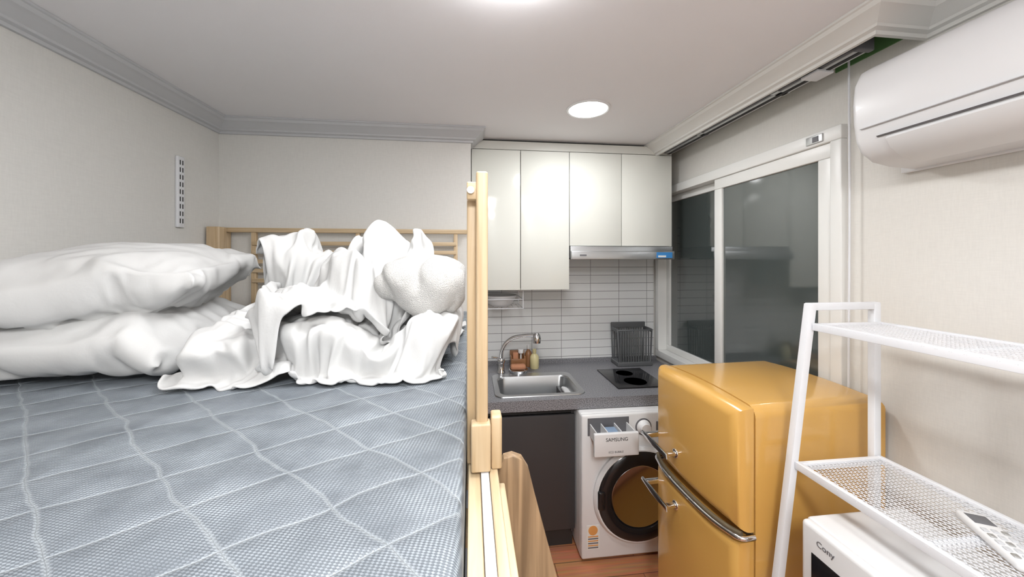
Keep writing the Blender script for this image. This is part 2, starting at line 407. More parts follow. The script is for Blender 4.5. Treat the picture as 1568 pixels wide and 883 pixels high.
# ---------------------------------------------------------------- room shell
XL,XR=-1.394,1.44; YB=2.61; YN=-1.3; YBED=2.14; ZC=2.42
rbox('floor',(XL-.1,YN-.1,-.1),(XR+.1,YB+.1,0),M_floor,smooth=False)
rbox('wall_left',(XL-.1,YN,0),(XL,YB,2.56),M_wall,smooth=False)
rbox('wall_back',(0.0,YB,0),(XR+.1,YB+.1,2.56),M_wall,smooth=False)
rbox('wall_back_bedside',(XL,YBED,0),(0.0,YB+.1,ZC),M_wall,smooth=False)
rbox('wall_front',(XL-.1,YN-.1,0),(XR+.1,YN,2.56),M_wall,smooth=False)
WY0,WY1,WZ0,WZ1=1.2,2.58,.905,2.17
w=[rbox('a',(XR,YN,0),(XR+.12,WY0,2.56),M_wallr,smooth=False),rbox('a',(XR,WY1,0),(XR+.12,YB,2.56),M_wallr,smooth=False),
   rbox('a',(XR,WY0,0),(XR+.12,WY1,WZ0),M_wallr,smooth=False),rbox('a',(XR,WY0,WZ1),(XR+.12,WY1,2.56),M_wallr,smooth=False)]
join('wall_right',w)
PE=.965
c=[rbox('a',(XL-.1,YN,ZC),(XR+.1,PE,ZC+.14),M_ceil,smooth=False),
   rbox('a',(XL-.1,PE,ZC),(1.20,YB+.1,ZC+.14),M_ceil,smooth=False),
   rbox('a',(1.20,PE,ZC+.10),(XR+.1,YB+.1,ZC+.14),M_green,smooth=False)]
join('ceiling',c)
rbox('trim_green_board',(XR-.006,PE,2.385),(XR-.0005,1.24,2.515),M_green,smooth=False)
P=[(0,0),(.085,0),(.085,-.008),(.078,-.010),(.072,-.022),(.055,-.030),(.040,-.045),(.030,-.052),(.028,-.060),(.014,-.064),(.012,-.075),(0,-.075)]
def crown(name,path,m,mats=None,scale=1):
    bm=bmesh.new(); rings=[]; pv=[Vector(p) for p in path]
    def nrm(a,b): d=(b-a).normalized(); return Vector((-d.y,d.x))
    for i,p in enumerate(pv):
        if i==0: o=nrm(pv[0],pv[1])
        elif i==len(pv)-1: o=nrm(pv[-2],pv[-1])
        else:
            n1=nrm(pv[i-1],p); n2=nrm(p,pv[i+1]); o=(n1+n2)/(1+n1.dot(n2))
        rings.append([bm.verts.new((p.x+o.x*d*scale,p.y+o.y*d*scale,ZC-.0005+z*scale)) for d,z in P])
    n=len(P)
    for a,b in zip(rings,rings[1:]):
        for i in range(n): bm.faces.new((a[i],b[i],b[(i+1)%n],a[(i+1)%n]))
    bm.faces.new(rings[0]); bm.faces.new(rings[-1][::-1]); bmesh.ops.recalc_face_normals(bm,faces=bm.faces[:])
    return obj(name,bm,m,angle=20)
crown('trim_crown_bed',[(0.0,2.248),(0,YBED),(XL,YBED),(XL,YN)],M_crown)
crown('trim_crown_pocket',[(XR,YN),(XR,PE),(1.255,PE),(1.255,2.6)],M_crownw)
rbox('trim_pocket_lining',(1.240,PE+.001,ZC-.005),(1.254,2.6,ZC+.1),M_crownw,smooth=False)
rbox('baseboard_right',(XR-.012,YN,0),(XR,1.9,.08),M_base,.002)
group('door_1',[rbox('leaf',(-.1,YN+.002,0.005),(.75,YN+.035,2.0),M_frame,.003),rbox('jamb_l',(-.16,YN+.002,0.003),(-.1,YN+.05,2.06),M_frame,.003),
  rbox('jamb_r',(.75,YN+.002,0.003),(.81,YN+.05,2.06),M_frame,.003),rbox('head',(-.1,YN+.002,2.0),(.75,YN+.05,2.06),M_frame,.003),
  cyl('knob',(.68,YN+.06,1.0),.025,.05,'Y',M_chrome)],(.3,YN,0))

group('curtain_rail',[rbox('rail_body',(1.30,1.05,2.355),(1.345,2.24,2.385),M_alu,.003),
  rbox('rail_slot',(1.315,1.05,2.3525),(1.33,2.24,2.3555),M_dark),
  rbox('rail_face',(1.290,1.05,2.36),(1.300,2.24,2.41),M_greypl),
  rbox('bracket_1',(1.285,1.35,2.355),(1.35,1.385,2.515),M_alu,.002),rbox('bracket_2',(1.285,1.85,2.355),(1.35,1.885,2.515),M_alu,.002),
  rbox('end_cap',(1.287,1.035,2.350),(1.348,1.055,2.41),M_greypl,.004),
  rbox('end_stop',(1.28,1.17,2.345),(1.35,1.24,2.357),M_whitem,.004)],(1.32,1.7,2.36))
tube('blind_cord',[(1.41,1.17,2.50),(1.412,1.168,1.9),(1.41,1.17,1.25),(1.412,1.172,.6)],.0035,M_whitem)

# ---------------------------------------------------------------- window
fx0,fx1=XR-.025,XR+.10
parts=[rbox('frame_top',(fx0,WY0,WZ1-.055),(fx1,WY1,WZ1),M_frame,.004),rbox('frame_bottom',(fx0,WY0,WZ0),(fx1,WY1,WZ0+.05),M_frame,.004),
 rbox('frame_near',(fx0,WY0,WZ0+.05),(fx1,WY0+.045,WZ1-.055),M_frame,.004),rbox('frame_far',(fx0,WY1-.045,WZ0+.05),(fx1,WY1,WZ1-.055),M_frame,.004)]
def sash(n,y0,y1,x0,x1,z0,z1,wd=.055):
    return [rbox(n+'_rail_top',(x0,y0,z1-wd),(x1,y1,z1),M_frame,.004),rbox(n+'_rail_bottom',(x0,y0,z0),(x1,y1,z0+wd),M_frame,.004),
     rbox(n+'_stile_near',(x0,y0,z0+wd),(x1,y0+wd,z1-wd),M_frame,.004),rbox(n+'_stile_far',(x0,y1-wd,z0+wd),(x1,y1,z1-wd),M_frame,.004),
     rbox(n+'_pane',((x0+x1)/2-.004,y0+wd-.005,z0+wd-.005),((x0+x1)/2+.004,y1-wd+.005,z1-wd+.005),M_glass)]
parts+=sash('sash_front',WY0+.045,1.93,fx0+.012,fx0+.047,WZ0+.05,WZ1-.055,.06)
parts+=sash('sash_rear',1.83,WY1-.045,fx0+.065,fx0+.10,WZ0+.05,WZ1-.055,.045)
parts+=[rbox('latch',(fx0-.006,1.27,WZ1-.045),(fx0+.001,1.34,WZ1-.012),M_alu,.002),rbox('latch_plate',(fx0-.008,1.285,WZ1-.04),(fx0-.005,1.31,WZ1-.018),M_greypl)]
group('window_1',parts,(XR,1.9,WZ0))

# ---------------------------------------------------------------- lights
group('added_rear_fill_panel',[rbox('housing',(-.04,.41,ZC-.012),(.22,.945,ZC-.001),M_white,.003),rbox('diffuser',(-.045,.405,ZC-.055),(.225,.952,ZC-.012),M_lamp,.008)],(.09,.72,ZC))
group('added_rear_fill_panel',[rbox('housing',(-.04,-.94,ZC-.012),(.22,-.36,ZC-.001),M_white,.003),rbox('diffuser',(-.045,-.945,ZC-.055),(.225,-.355,ZC-.012),M_lamp,.008)],(.09,-.65,ZC))  # added unseen glowing panel behind the camera, brightens the room
group('recessed_downlight',[lathe('trim_ring',[(.098,0),(.112,0),(.112,-.004),(.104,-.007),(.098,-.004)],(.6,1.76,ZC-.0005),'Z',M_white),
  cyl('lens',(.6,1.76,ZC-.003),.098,.003,'Z',M_lens)],(.6,1.76,ZC))
def area(n,loc,sx,sy,p,col=(.98,.99,1)):
    l=bpy.data.lights.new(n,'AREA'); l.shape='RECTANGLE'; l.size=sx; l.size_y=sy; l.energy=p; l.color=col
    o=bpy.data.objects.new(n,l); o.location=loc; scn.collection.objects.link(o); return o
area('panel_light',(.09,.68,ZC-.06),.26,.52,5)
area('added_rear_fill_light',(.09,-.65,ZC-.06),.26,.6,30)  # added fill light behind the camera, lifts the overall brightness
o=area('downlight_light',(.6,1.76,ZC-.015),.18,.18,7.5); o.data.shape='DISK'
w=bpy.data.worlds.new('World'); scn.world=w; w.use_nodes=True
w.node_tree.nodes['Background'].inputs[0].default_value=(.02,.025,.03,1)

# ---------------------------------------------------------------- kitchen upper cabinets
parts=[rbox('carcass_tall',(0.003,2.27,1.455),(.64,YB-.014,2.35),M_cabside),rbox('carcass_short',(.64,2.27,1.735),(1.355,YB-.014,2.35),M_cabside)]
xs=[0.003,.318,.641,.998,1.355]
for i in range(4):
    z0=1.449 if i<2 else 1.735
    parts.append(rbox('door_%d'%(i+1),(xs[i]+.002,2.25,z0),(xs[i+1]-.002,2.268,2.347),M_cab,.0015,2))
parts.append(rbox('door_gap_shadow',(0.006,2.2685,1.46),(.638,2.2695,2.34),M_dark)); parts.append(rbox('door_gap_shadow_b',(0.643,2.2685,1.74),(1.35,2.2695,2.34),M_dark))
parts.append(rbox('top_filler',(0.003,2.255,2.352),(1.355,2.30,2.405),M_cabside))
parts.append(rbox('shadow_gap',(0.003,2.28,2.405),(1.355,2.32,2.4185),M_dark))
group('upper_kitchen_cabinets',parts,(.68,2.43,1.45))
group('range_hood',[rbox('hood_body',(.645,2.24,1.655),(1.353,2.595,1.732),M_steel,.003),rbox('front_lip',(.645,2.215,1.645),(1.353,2.245,1.70),M_steel,.004),
  rbox('underside',(.70,2.27,1.648),(1.30,2.56,1.655),M_greypl),rbox('brand_plate',(.70,2.213,1.667),(.745,2.216,1.678),M_greypl),
  rbox('blue_label',(1.225,2.2125,1.655),(1.335,2.2155,1.693),M_blue),rbox('blue_label_strip',(1.235,2.212,1.660),(1.29,2.2130,1.672),M_paper)],(1,2.4,1.65))
rbox('backsplash_tiles',(0.003,YB-.012,.90),(1.412,YB-.001,1.90),M_tile,smooth=False)

CT=.87; CY0=1.915
sx0,sx1,sy0,sy1=.165,.635,2.0,2.335
cp=[rbox('a',(0.003,CY0,CT-.06),(1.425,sy0,CT),M_counter,0),rbox('a',(0.003,sy1,CT-.03),(1.425,YB-.014,CT),M_counter,0),
    rbox('a',(0.003,sy0,CT-.03),(sx0,sy1,CT),M_counter),rbox('a',(sx1,sy0,CT-.03),(1.425,sy1,CT),M_counter),
    rbox('a',(0.003,YB-.03,CT),(1.425,YB-.0135,CT+.03),M_counter)]
ct=join('countertop_slab',cp)
def rrect(x0,x1,y0,y1,r,z,n=8):
    pts=[]
    for cx,cy,a0 in ((x1-r,y1-r,0),(x0+r,y1-r,90),(x0+r,y0+r,180),(x1-r,y0+r,270)):
        for i in range(n+1):
            a=math.radians(a0+90*i/n); pts.append((cx+r*math.cos(a),cy+r*math.sin(a),z))
    return pts
bm=bmesh.new(); loops=[]
for x0,x1,y0,y1,r,z in ((.135,.665,1.965,2.365,.05,CT+.001),(.137,.663,1.967,2.363,.05,CT+.006),(.165,.635,1.995,2.30,.05,CT+.006),(.170,.63,2.0,2.295,.055,CT-.002),(.175,.625,2.005,2.29,.06,CT-.15),(.20,.60,2.03,2.265,.05,CT-.17)):
    loops.append([bm.verts.new(p) for p in rrect(x0,x1,y0,y1,r,z)])
for a,b in zip(loops,loops[1:]):
    for i in range(len(a)): bm.faces.new((a[i],a[(i+1)%len(a)],b[(i+1)%len(a)],b[i]))
bm.faces.new(loops[-1]); bmesh.ops.recalc_face_normals(bm,faces=bm.faces[:])
for f in bm.faces: f.normal_flip()
basin=obj('sink_basin',bm,M_steel)
group('kitchen_countertop_with_sink',[ct,basin,lathe('sink_drain',[(.0,0),(.04,0),(.045,.003),(.05,0)],(.4,2.15,CT-.1695),'Z',M_chrome)],(.7,2.2,CT))
group('base_kitchen_cabinet',[rbox('carcass_side',(.565,1.955,.10),(.583,2.59,.805),M_base),rbox('carcass_side_left',(.003,1.955,.10),(.02,2.59,.805),M_base),rbox('door_panel',(.003,1.935,.13),(.583,1.953,.775),M_base,.002),
  rbox('finger_rail',(.003,1.96,.775),(.583,1.98,.809),M_blackm),rbox('toe_kick',(.003,1.99,0),(.583,2.01,.13),M_blackm),rbox('back',(.02,2.57,.1),(.565,2.59,.6),M_base)],(.3,2.2,0))
group('kitchen_faucet',[lathe('base',[(.028,0),(.028,.01),(.022,.02),(.02,.06),(.022,.09),(.015,.10)],(.205,2.40,CT+.001),'Z',M_chrome),
  tube('neck',[(.205,2.40,.96),(.215,2.395,1.04),(.27,2.385,1.105),(.36,2.36,1.13),(.43,2.34,1.135)],.012,M_chrome),
  lathe('spray_head',[(.014,.02),(.024,.01),(.030,-.02),(.027,-.045),(.0,-.045)],(.44,2.338,1.13),'Z',M_chrome),
  tube('lever',[(.205,2.40,.965),(.17,2.37,.985),(.14,2.33,1.0)],.008,M_chrome),
  cyl('lever_hub',(.205,2.40,.955),.026,.03,'Z',M_chrome,bev=.006)],(.205,2.4,CT))
def bottle(n,x,y,r,h,m,cap):
    return group(n,[lathe('body',[(r*.9,0),(r,.008),(r,h*.6),(r*.7,h*.72),(r*.35,h*.78),(r*.35,h*.85)],(x,y,CT+.0005),'Z',m),
      lathe('cap',[(r*.42,h*.82),(r*.42,h),(r*.3,h*1.02)],(x,y,CT),'Z',cap)],(x,y,CT))
bottle('dish_soap_bottle',.45,2.48,.032,.135,M_cream,M_cream)
bottle('hand_soap_bottle',.415,2.53,.026,.155,M_amber,M_white)
group('wooden_soap_caddy',[rbox('box_back',(.28,2.53,CT+.001),(.385,2.54,CT+.12),M_amber,.003),rbox('box_front',(.28,2.46,CT+.001),(.385,2.47,CT+.075),M_amber,.003),
  rbox('box_left',(.28,2.47,CT+.001),(.29,2.53,CT+.09),M_amber,.003),rbox('box_right',(.375,2.47,CT+.001),(.385,2.53,CT+.09),M_amber,.003),rbox('base',(.29,2.47,CT+.001),(.375,2.53,CT+.01),M_amber),
  rbox('scrubber',(.295,2.475,CT+.02),(.335,2.525,CT+.115),M_orange,.01),cyl('brush_head',(.355,2.50,CT+.12),.02,.03,'Z',M_white,24,bev=.005),cyl('brush_handle',(.355,2.50,CT+.06),.006,.10,'Z',M_white,16)],(.34,2.5,CT))
group('sponge_on_dish',[rbox('sponge',(.27,2.38,CT+.022),(.375,2.43,CT+.055),M_orange,.014,4),lathe('dish',[(.055,0),(.06,.006),(.065,.022),(.06,.023),(.05,.01)],(.325,2.405,CT+.001),'Z',M_chrome)],(.32,2.4,CT))
group('induction_cooktop',[rbox('glass_top',(.875,2.02,CT+.0005),(1.19,2.38,CT+.008),M_black,.003),
   lathe('ring_front',[(.07,.0),(.07,.0002),(.0708,.0002),(.0708,0)],(1.03,2.12,CT+.008),'Z',M_black),lathe('ring_rear',[(.055,0),(.055,.0002),(.0558,.0002),(.0558,0)],(1.03,2.28,CT+.008),'Z',M_black)],(1.03,2.2,CT))
parts=[]
x0,x1,y0,y1,z0,z1=1.055,1.315,2.445,2.56,CT+.001,CT+.29
for y in (y0,y1):
    zt=z1 if y==y1 else z1-.03
    parts.append(tube('frame_%s'%('f' if y==y0 else 'b'),[(x0+.012,y,z0+.01),(x0,y,zt),(x1,y,zt),(x1-.012,y,z0+.01)],.008,M_dkpl,False,cyclic=True))
    for i in range(12):
        x=x0+.024+i*.0192; parts.append(rbox('slat_%d'%i,(x-.0045,y-.004,z0+.01),(x+.0045,y+.004,zt),M_dkpl,.002))
parts.append(rbox('top_band_left',(x0-.004,y0,z1-.045),(x0+.006,y1,z1-.02),M_dkpl,.002)); parts.append(rbox('top_band_right',(x1-.006,y0,z1-.045),(x1+.004,y1,z1-.02),M_dkpl,.002))
parts.append(rbox('bottom_tray',(x0-.002,y0-.01,z0),(x1+.002,y1+.005,z0+.03),M_dkpl,.005)); parts.append(rbox('rear_top_band',(x0-.004,y1-.008,z1-.03),(x1+.004,y1+.006,z1+.012),M_dkpl,.004))
group('dish_drying_rack',parts,(1.18,2.5,CT))
parts=[]
for z in (1.32,1.38):
    parts.append(tube('hoop_%d'%int(z*100),[(.02,2.32,z),(.345,2.32,z),(.345,2.56,z),(.02,2.56,z)],.0035,M_whitem,False,cyclic=True))
for x,y in ((.02,2.32),(.345,2.32),(.345,2.56),(.02,2.56)):
    parts.append(tube('hanger',[(x,y,1.32),(x,y,1.454)],.0035,M_whitem,False))
for i in range(9): 
    x=.05+i*.034; parts.append(tube('wire_%d'%i,[(x,2.32,1.32),(x,2.56,1.32)],.002,M_whitem,False))
group('hanging_wire_basket',parts,(.18,2.44,1.32))
lathe('serving_bowl',[(.0,0),(.05,0),(.085,.02),(.115,.075),(.117,.077),(.108,.07),(.078,.024),(0,.01)],(.2,2.43,1.324),'Z',M_white)

# ---------------------------------------------------------------- washing machine
wx0,wx1,wy=.594,1.195,1.85
WH=.805
parts=[rbox('body',(wx0,wy+.02,.015),(wx1,2.42,WH),M_white,.012),rbox('front_panel',(wx0+.001,wy,.02),(wx1-.001,wy+.03,WH-.002),M_white,.012)]
cx,cz=.915,.365
parts.append(lathe('door_ring_outer',[(.255,.0),(.26,-.02),(.25,-.035),(.243,-.036),(.243,0)],(cx,wy,cz),'Y',M_white))
parts.append(lathe('door_ring_black',[(.243,0),(.243,-.036),(.23,-.046),(.18,-.05),(.172,-.045),(.170,-.02),(.17,0)],(cx,wy,cz),'Y',M_black))
parts.append(lathe('door_window',[(.172,-.02),(.165,-.032),(.12,-.022),(.06,-.012),(.0,-.010)],(cx,wy,cz),'Y',M_drum))
parts.append(lathe('drum_rim',[(.16,-.034),(.165,-.037),(.170,-.034),(.165,-.031)],(cx,wy,cz),'Y',M_chrome))
parts.append(rbox('door_handle',(cx-.245,wy-.055,cz-.05),(cx-.205,wy-.03,cz+.05),M_black,.01))
parts.append(rbox('drawer_front',(.625,wy-.115,.635),(.865,wy-.095,.755),M_white,.006))
parts.append(rbox('drawer_tray_bottom',(.64,wy-.095,.69),(.85,wy+.0,.695),M_white))
for i,x in enumerate((.64,.70,.775,.846)): parts.append(rbox('drawer_divider_%d'%i,(x,wy-.095,.695),(x+.005,wy,.755),M_white))
parts.append(rbox('drawer_insert',(.71,wy-.085,.70),(.77,wy-.02,.745),M_navy,.004))
parts.append(rbox('drawer_slot',(.628,wy-.001,.69),(.862,wy+.003,.785),M_greypl))
parts.append(text('brand_text','SAMSUNG',.026,(.685,wy-.1155,.715),(math.pi/2,0,0),M_blackm))
parts.append(text('drawer_text','ECO BUBBLE',.014,(.70,wy-.1155,.655),(math.pi/2,0,0),M_greypl))
parts.append(lathe('program_dial',[(.040,0),(.038,-.012),(.030,-.020),(.030,-.035),(.027,-.038),(0,-.038)],(.945,wy,.725),'Y',M_white))
parts.append(lathe('dial_bezel',[(.046,0),(.046,-.004),(.040,-.005)],(.945,wy,.725),'Y',M_greypl))
parts.append(rbox('display',(1.02,wy-.002,.70),(1.14,wy+.001,.75),M_greypl,.001))
for i in range(4): parts.append(cyl('button_%d'%i,(1.03+i*.03,wy-.002,.68),.006,.006,'Y',M_greypl,16))
parts.append(rbox('energy_label',(.622,wy-.0015,.075),(.695,wy+.001,.205),M_paper))
parts.append(cyl('energy_label_dial',(.658,wy-.002,.178),.026,.001,'Y',M_lab2,24))
for i in range(6): parts.append(rbox('label_line_%d'%i,(.630,wy-.0022,.082+i*.012),(.687,wy-.001,.088+i*.012),M_lab2 if i%2 else M_greypl))
for i,(x,y) in enumerate(((.64,1.92),(1.15,1.92),(.64,2.36),(1.15,2.36))): parts.append(cyl('foot_%d'%i,(x,y,.008),.022,.016,'Z',M_blackm))
group('front_load_washing_machine',parts,(.9,2.1,0))

# ---------------------------------------------------------------- refrigerator
def door(name,z0,z1):
    bm=bmesh.new(); bmesh.ops.create_cube(bm,size=1)
    x0,x1,y0,y1=.850,.905,1.043,1.528
    for v in bm.verts: v.co=Vector(((x0+x1)/2+v.co.x*(x1-x0),(y0+y1)/2+v.co.y*(y1-y0),(z0+z1)/2+v.co.z*(z1-z0)))
    ed=[e for e in bm.edges if all(v.co.x<x0+.001 for v in e.verts)]
    bmesh.ops.bevel(bm,geom=ed,offset=.042,segments=7,profile=.5,affect='EDGES')
    for k in range(1,12):
        y=y0+(y1-y0)*k/12
        bmesh.ops.bisect_plane(bm,geom=bm.verts[:]+bm.edges[:]+bm.faces[:],plane_co=(0,y,0),plane_no=(0,1,0))
    for v in bm.verts:
        q=(v.co.y-(y0+y1)/2)/((y1-y0)/2)
        if v.co.x<x1-.005: v.co.x-=.018*(1-q*q)
        if z1>1.1 and v.co.z>z1-.05: v.co.z+=.012*(1-q*q)
    return obj(name,bm,M_yel,angle=50)
FH=1.166
bm=bmesh.new(); bmesh.ops.create_cube(bm,size=1)
lo=(.910,1.041,.04); hi=(1.418,1.53,FH)
for v in bm.verts: v.co=Vector([(l+h)/2+c*(h-l) for l,h,c in zip(lo,hi,v.co)])
ed=[e for e in bm.edges if all(v.co.z>FH-.01 for v in e.verts) and not all(v.co.x<.92 for v in e.verts)]
bmesh.ops.bevel(bm,geom=ed,offset=.035,segments=6,profile=.5,affect='EDGES')
for k in range(1,10):
    bmesh.ops.bisect_plane(bm,geom=bm.verts[:]+bm.edges[:]+bm.faces[:],plane_co=(0,lo[1]+(hi[1]-lo[1])*k/10,0),plane_no=(0,1,0))
for v in bm.verts:
    if v.co.z>FH-.05:
        q=(v.co.y-1.2855)/.2445; v.co.z+=.012*(1-q*q)
body=obj('cabinet_body',bm,M_yel,angle=50)
parts=[body,door('freezer_door',.765,FH-.002),door('fridge_door',.07,.735),
 rbox('gasket',(.903,1.052,.075),(.912,1.52,FH-.03),M_gask)]
pts=[]
for k in range(13):
    y=1.046+(1.525-1.046)*k/12; q=(y-1.2855)/.2425; pts.append((.867-.030*(1-q**4)-.006,y,.75-.012*(1-q*q)))
parts.append(tube('divider_trim_chrome',[(.905,1.040,.752)]+pts+[(.905,1.531,.752)],.0085,M_chrome,True,4))
parts.append(tube('divider_trim_dark',[(p[0]+.004,p[1],p[2]+.012) for p in pts],.008,M_gask,True,4))
for n,z in (('upper',.862),('lower',.652)):
    parts.append(prism('handle_bar_'+n,[(1.33,z-.012),(1.335,z+.008),(1.45,z+.012),(1.525,z+.012),(1.53,z-.004),(1.45,z-.012)],'X',.78,.792,M_chrome,.003))
    parts.append(rbox('handle_stem_a_'+n,(.785,1.34,z-.010),(.847,1.36,z+.006),M_chrome,.004))
    parts.append(rbox('handle_stem_b_'+n,(.785,1.495,z-.010),(.865,1.515,z+.010),M_chrome,.004))
    parts.append(cyl('handle_rosette_'+n,(.834,1.35,z-.002),.018,.01,'X',M_chrome,bev=.003))
parts.append(rbox('badge',(.8385,1.155,1.045),(.85,1.215,1.073),M_greypl,.003))
parts.append(rbox('badge_face',(.8375,1.16,1.050),(.843,1.21,1.068),M_steel,.001))
for i,(x,y) in enumerate(((.95,1.09),(.95,1.49),(1.37,1.09),(1.37,1.49))): parts.append(cyl('foot_%d'%i,(x,y,.02),.022,.04,'Z',M_blackm))
e=group('retro_refrigerator',parts,(.90,1.041,0)); e.rotation_euler=(0,0,math.radians(2.2)); e.location.x=.905

# ---------------------------------------------------------------- air conditioner
prof=[(1.437,2.255),(1.33,2.257),(1.27,2.25),(1.235,2.23),(1.215,2.19),(1.209,2.13),(1.212,2.07),(1.222,2.01),(1.24,1.975),(1.28,1.948),(1.34,1.936),(1.437,1.932)]
parts=[prism('housing',prof,'Y',.11,1.0,M_ac,.02,seg=5)]
parts.append(prism('vent_gap',[(1.2145,2.012),(1.2195,2.008),(1.232,2.010),(1.228,2.016)],'Y',.18,.93,M_greypl))
parts.append(prism('louver_flap',[(1.221,2.004),(1.2185,1.998),(1.234,1.972),(1.276,1.944),(1.33,1.930),(1.332,1.935),(1.28,1.952),(1.24,1.98)],'Y',.19,.91,M_white,.003))
parts.append(prism('panel_seam',[(1.2078,2.045),(1.2148,2.044),(1.2148,2.047),(1.2078,2.047)],'Y',.15,.97,M_crown))
parts.append(rbox('wall_plate',(1.425,.14,1.925),(1.4385,1.02,2.0),M_ac,.004))
e=group('wall_air_conditioner',parts,(1.33,.56,1.93)); e.location.z+=.008

parts=[rbox('strip',(XL+.0005,1.845,1.80),(XL+.014,1.885,2.14),M_whitem,.003)]
for i in range(9):
    parts.append(rbox('slot_%d'%i,(XL+.0135,1.855,1.82+i*.035),(XL+.0146,1.861,1.842+i*.035),M_blackm)); parts.append(rbox('slot_b%d'%i,(XL+.0135,1.870,1.82+i*.035),(XL+.0146,1.876,1.842+i*.035),M_blackm))
group('slotted_wall_bracket',parts,(XL,1.865,1.97))

# ---------------------------------------------------------------- ladder shelf
YF,YNR=.985,.37
def legx(z): return 1.052-(1.51-z)*.132
parts=[]
for n,y in (('far',YF),('near',YNR)):
    a=y-.011; b=y+.011
    parts.append(prism('front_leg_'+n,[(legx(1.51)-.012,1.51),(legx(1.51)+.012,1.51),(legx(0)+.012,0),(legx(0)-.012,0)],'Y',a,b,M_whitem,.002))
    parts.append(rbox('back_leg_'+n,(1.268,a+.0005,0),(1.292,b-.0005,1.508),M_whitem,.002))
    parts.append(rbox('top_bar_'+n,(1.042,a+.001,1.49),(1.2915,b-.001,1.512),M_whitem,.002))
def mesh_shelf(n,z,x0,x1):
    y0,y1=YNR-.01,YF-.0125
    ps=[rbox(n+'_rim_front',(x0,y0,z-.022),(x0+.014,y1,z),M_whitem,.001),rbox(n+'_rim_back',(x1-.014,y0,z-.022),(x1,y1,z),M_whitem,.001),
        rbox(n+'_rim_far',(x0+.013,y1-.014,z-.0215),(x1-.013,y1-.0005,z-.0005),M_whitem,.001),rbox(n+'_rim_near',(x0+.013,y0+.0005,z-.0215),(x1-.013,y0+.014,z-.0005),M_whitem,.001),
        rbox(n+'_crossbar',(x0+.012,(y0+y1)/2-.008,z-.021),(x1-.012,(y0+y1)/2+.008,z-.008),M_whitem,.001)]
    bm=bmesh.new(); dx=.0125; sl=1.9; w=.0008; zt=z-.005; zb=z-.0062
    for s in (1,-1):
        c=x0-(y1-y0)/sl-.02
        while c<x1+(y1-y0)/sl+.02:
            if s>0: lo_=y0+(x0-c)*sl; hi_=y0+(x1-c)*sl
            else: lo_=y0+(c-x1)*sl; hi_=y0+(c-x0)*sl
            ya_=max(y0,lo_); yb_=min(y1,hi_)
            if yb_-ya_>.004:
                xa=c+s*(ya_-y0)/sl; xb=c+s*(yb_-y0)/sl
                d=Vector((xb-xa,yb_-ya_)).normalized(); nx,ny=-d.y*w,d.x*w
                vs=[]
                for zz in (zb,zt):
                    for (px,py,q) in ((xa,ya_,1),(xb,yb_,1),(xb,yb_,-1),(xa,ya_,-1)):
                        vs.append(bm.verts.new((px+nx*q,py+ny*q,zz)))
                for f in ((3,2,1,0),(4,5,6,7),(0,1,5,4),(1,2,6,5),(2,3,7,6),(3,0,4,7)): bm.faces.new([vs[i] for i in f])
            c+=dx
    bmesh.ops.recalc_face_normals(bm,faces=bm.faces[:])
    ps.append(obj(n+'_expanded_mesh',bm,M_whitem,False))
    return ps
parts+=mesh_shelf('top_shelf',1.452,1.044,1.285)
parts+=mesh_shelf('middle_shelf',1.03,.985,1.285)
parts+=mesh_shelf('lower_shelf',.608,.93,1.285)
parts+=mesh_shelf('bottom_shelf',.19,.87,1.285)
group('ladder_shelf',parts,(1.15,.68,0))
mx0,mx1,my0,my1,mz0,mz1=.932,1.27,.42,.905,.618,.918
group('microwave_oven',[rbox('case',(mx0+.02,my0,mz0),(mx1,my1,mz1),M_white,.01,3),rbox('front_bezel',(mx0,my0+.003,mz0+.003),(mx0+.03,my1-.003,mz1-.002),M_white,.012,4),
  rbox('door_window',(mx0-.0015,my0+.15,mz0+.04),(mx0+.004,my1-.035,mz1-.075),M_black,.002),rbox('control_panel',(mx0-.001,my0+.02,mz0+.03),(mx0+.004,my0+.12,mz1-.04),M_greypl,.002),
  text('logo_text','Cony',.022,(mx0-.001,my1-.05,mz1-.045),(math.pi/2,0,-math.pi/2),M_greypl),
  text('panel_text','Digital',.02,(mx0+.22,my0+.08,mz1+.0003),(0,0,-math.pi/2),M_greypl),
  *[cyl('foot_%d'%i,(x,y,mz0-.006),.012,.009,'Z',M_blackm,16) for i,(x,y) in enumerate(((mx0+.05,my0+.05),(mx0+.05,my1-.05),(mx1-.04,my0+.05),(mx1-.04,my1-.05)))]],(1.1,.66,mz0))
rem=[rbox('case',(-.026,-.085,0),(.026,.085,.02),M_white,.008,4),rbox('screen',(-.018,.035,.0195),(.018,.07,.0206),M_greypl,.001)]
for i in range(5):
    for j in range(3): rem.append(rbox('key_%d_%d'%(i,j),(-.021+j*.016,-.07+i*.019,.0195),(-.011+j*.016,-.058+i*.019,.0225),M_alu if (i+j)%3==0 else M_crown,.0015))
e=group('remote_control',rem,(0,0,0)); e.location=(1.145,.64,1.0265); e.rotation_euler=(0,0,math.radians(-30))

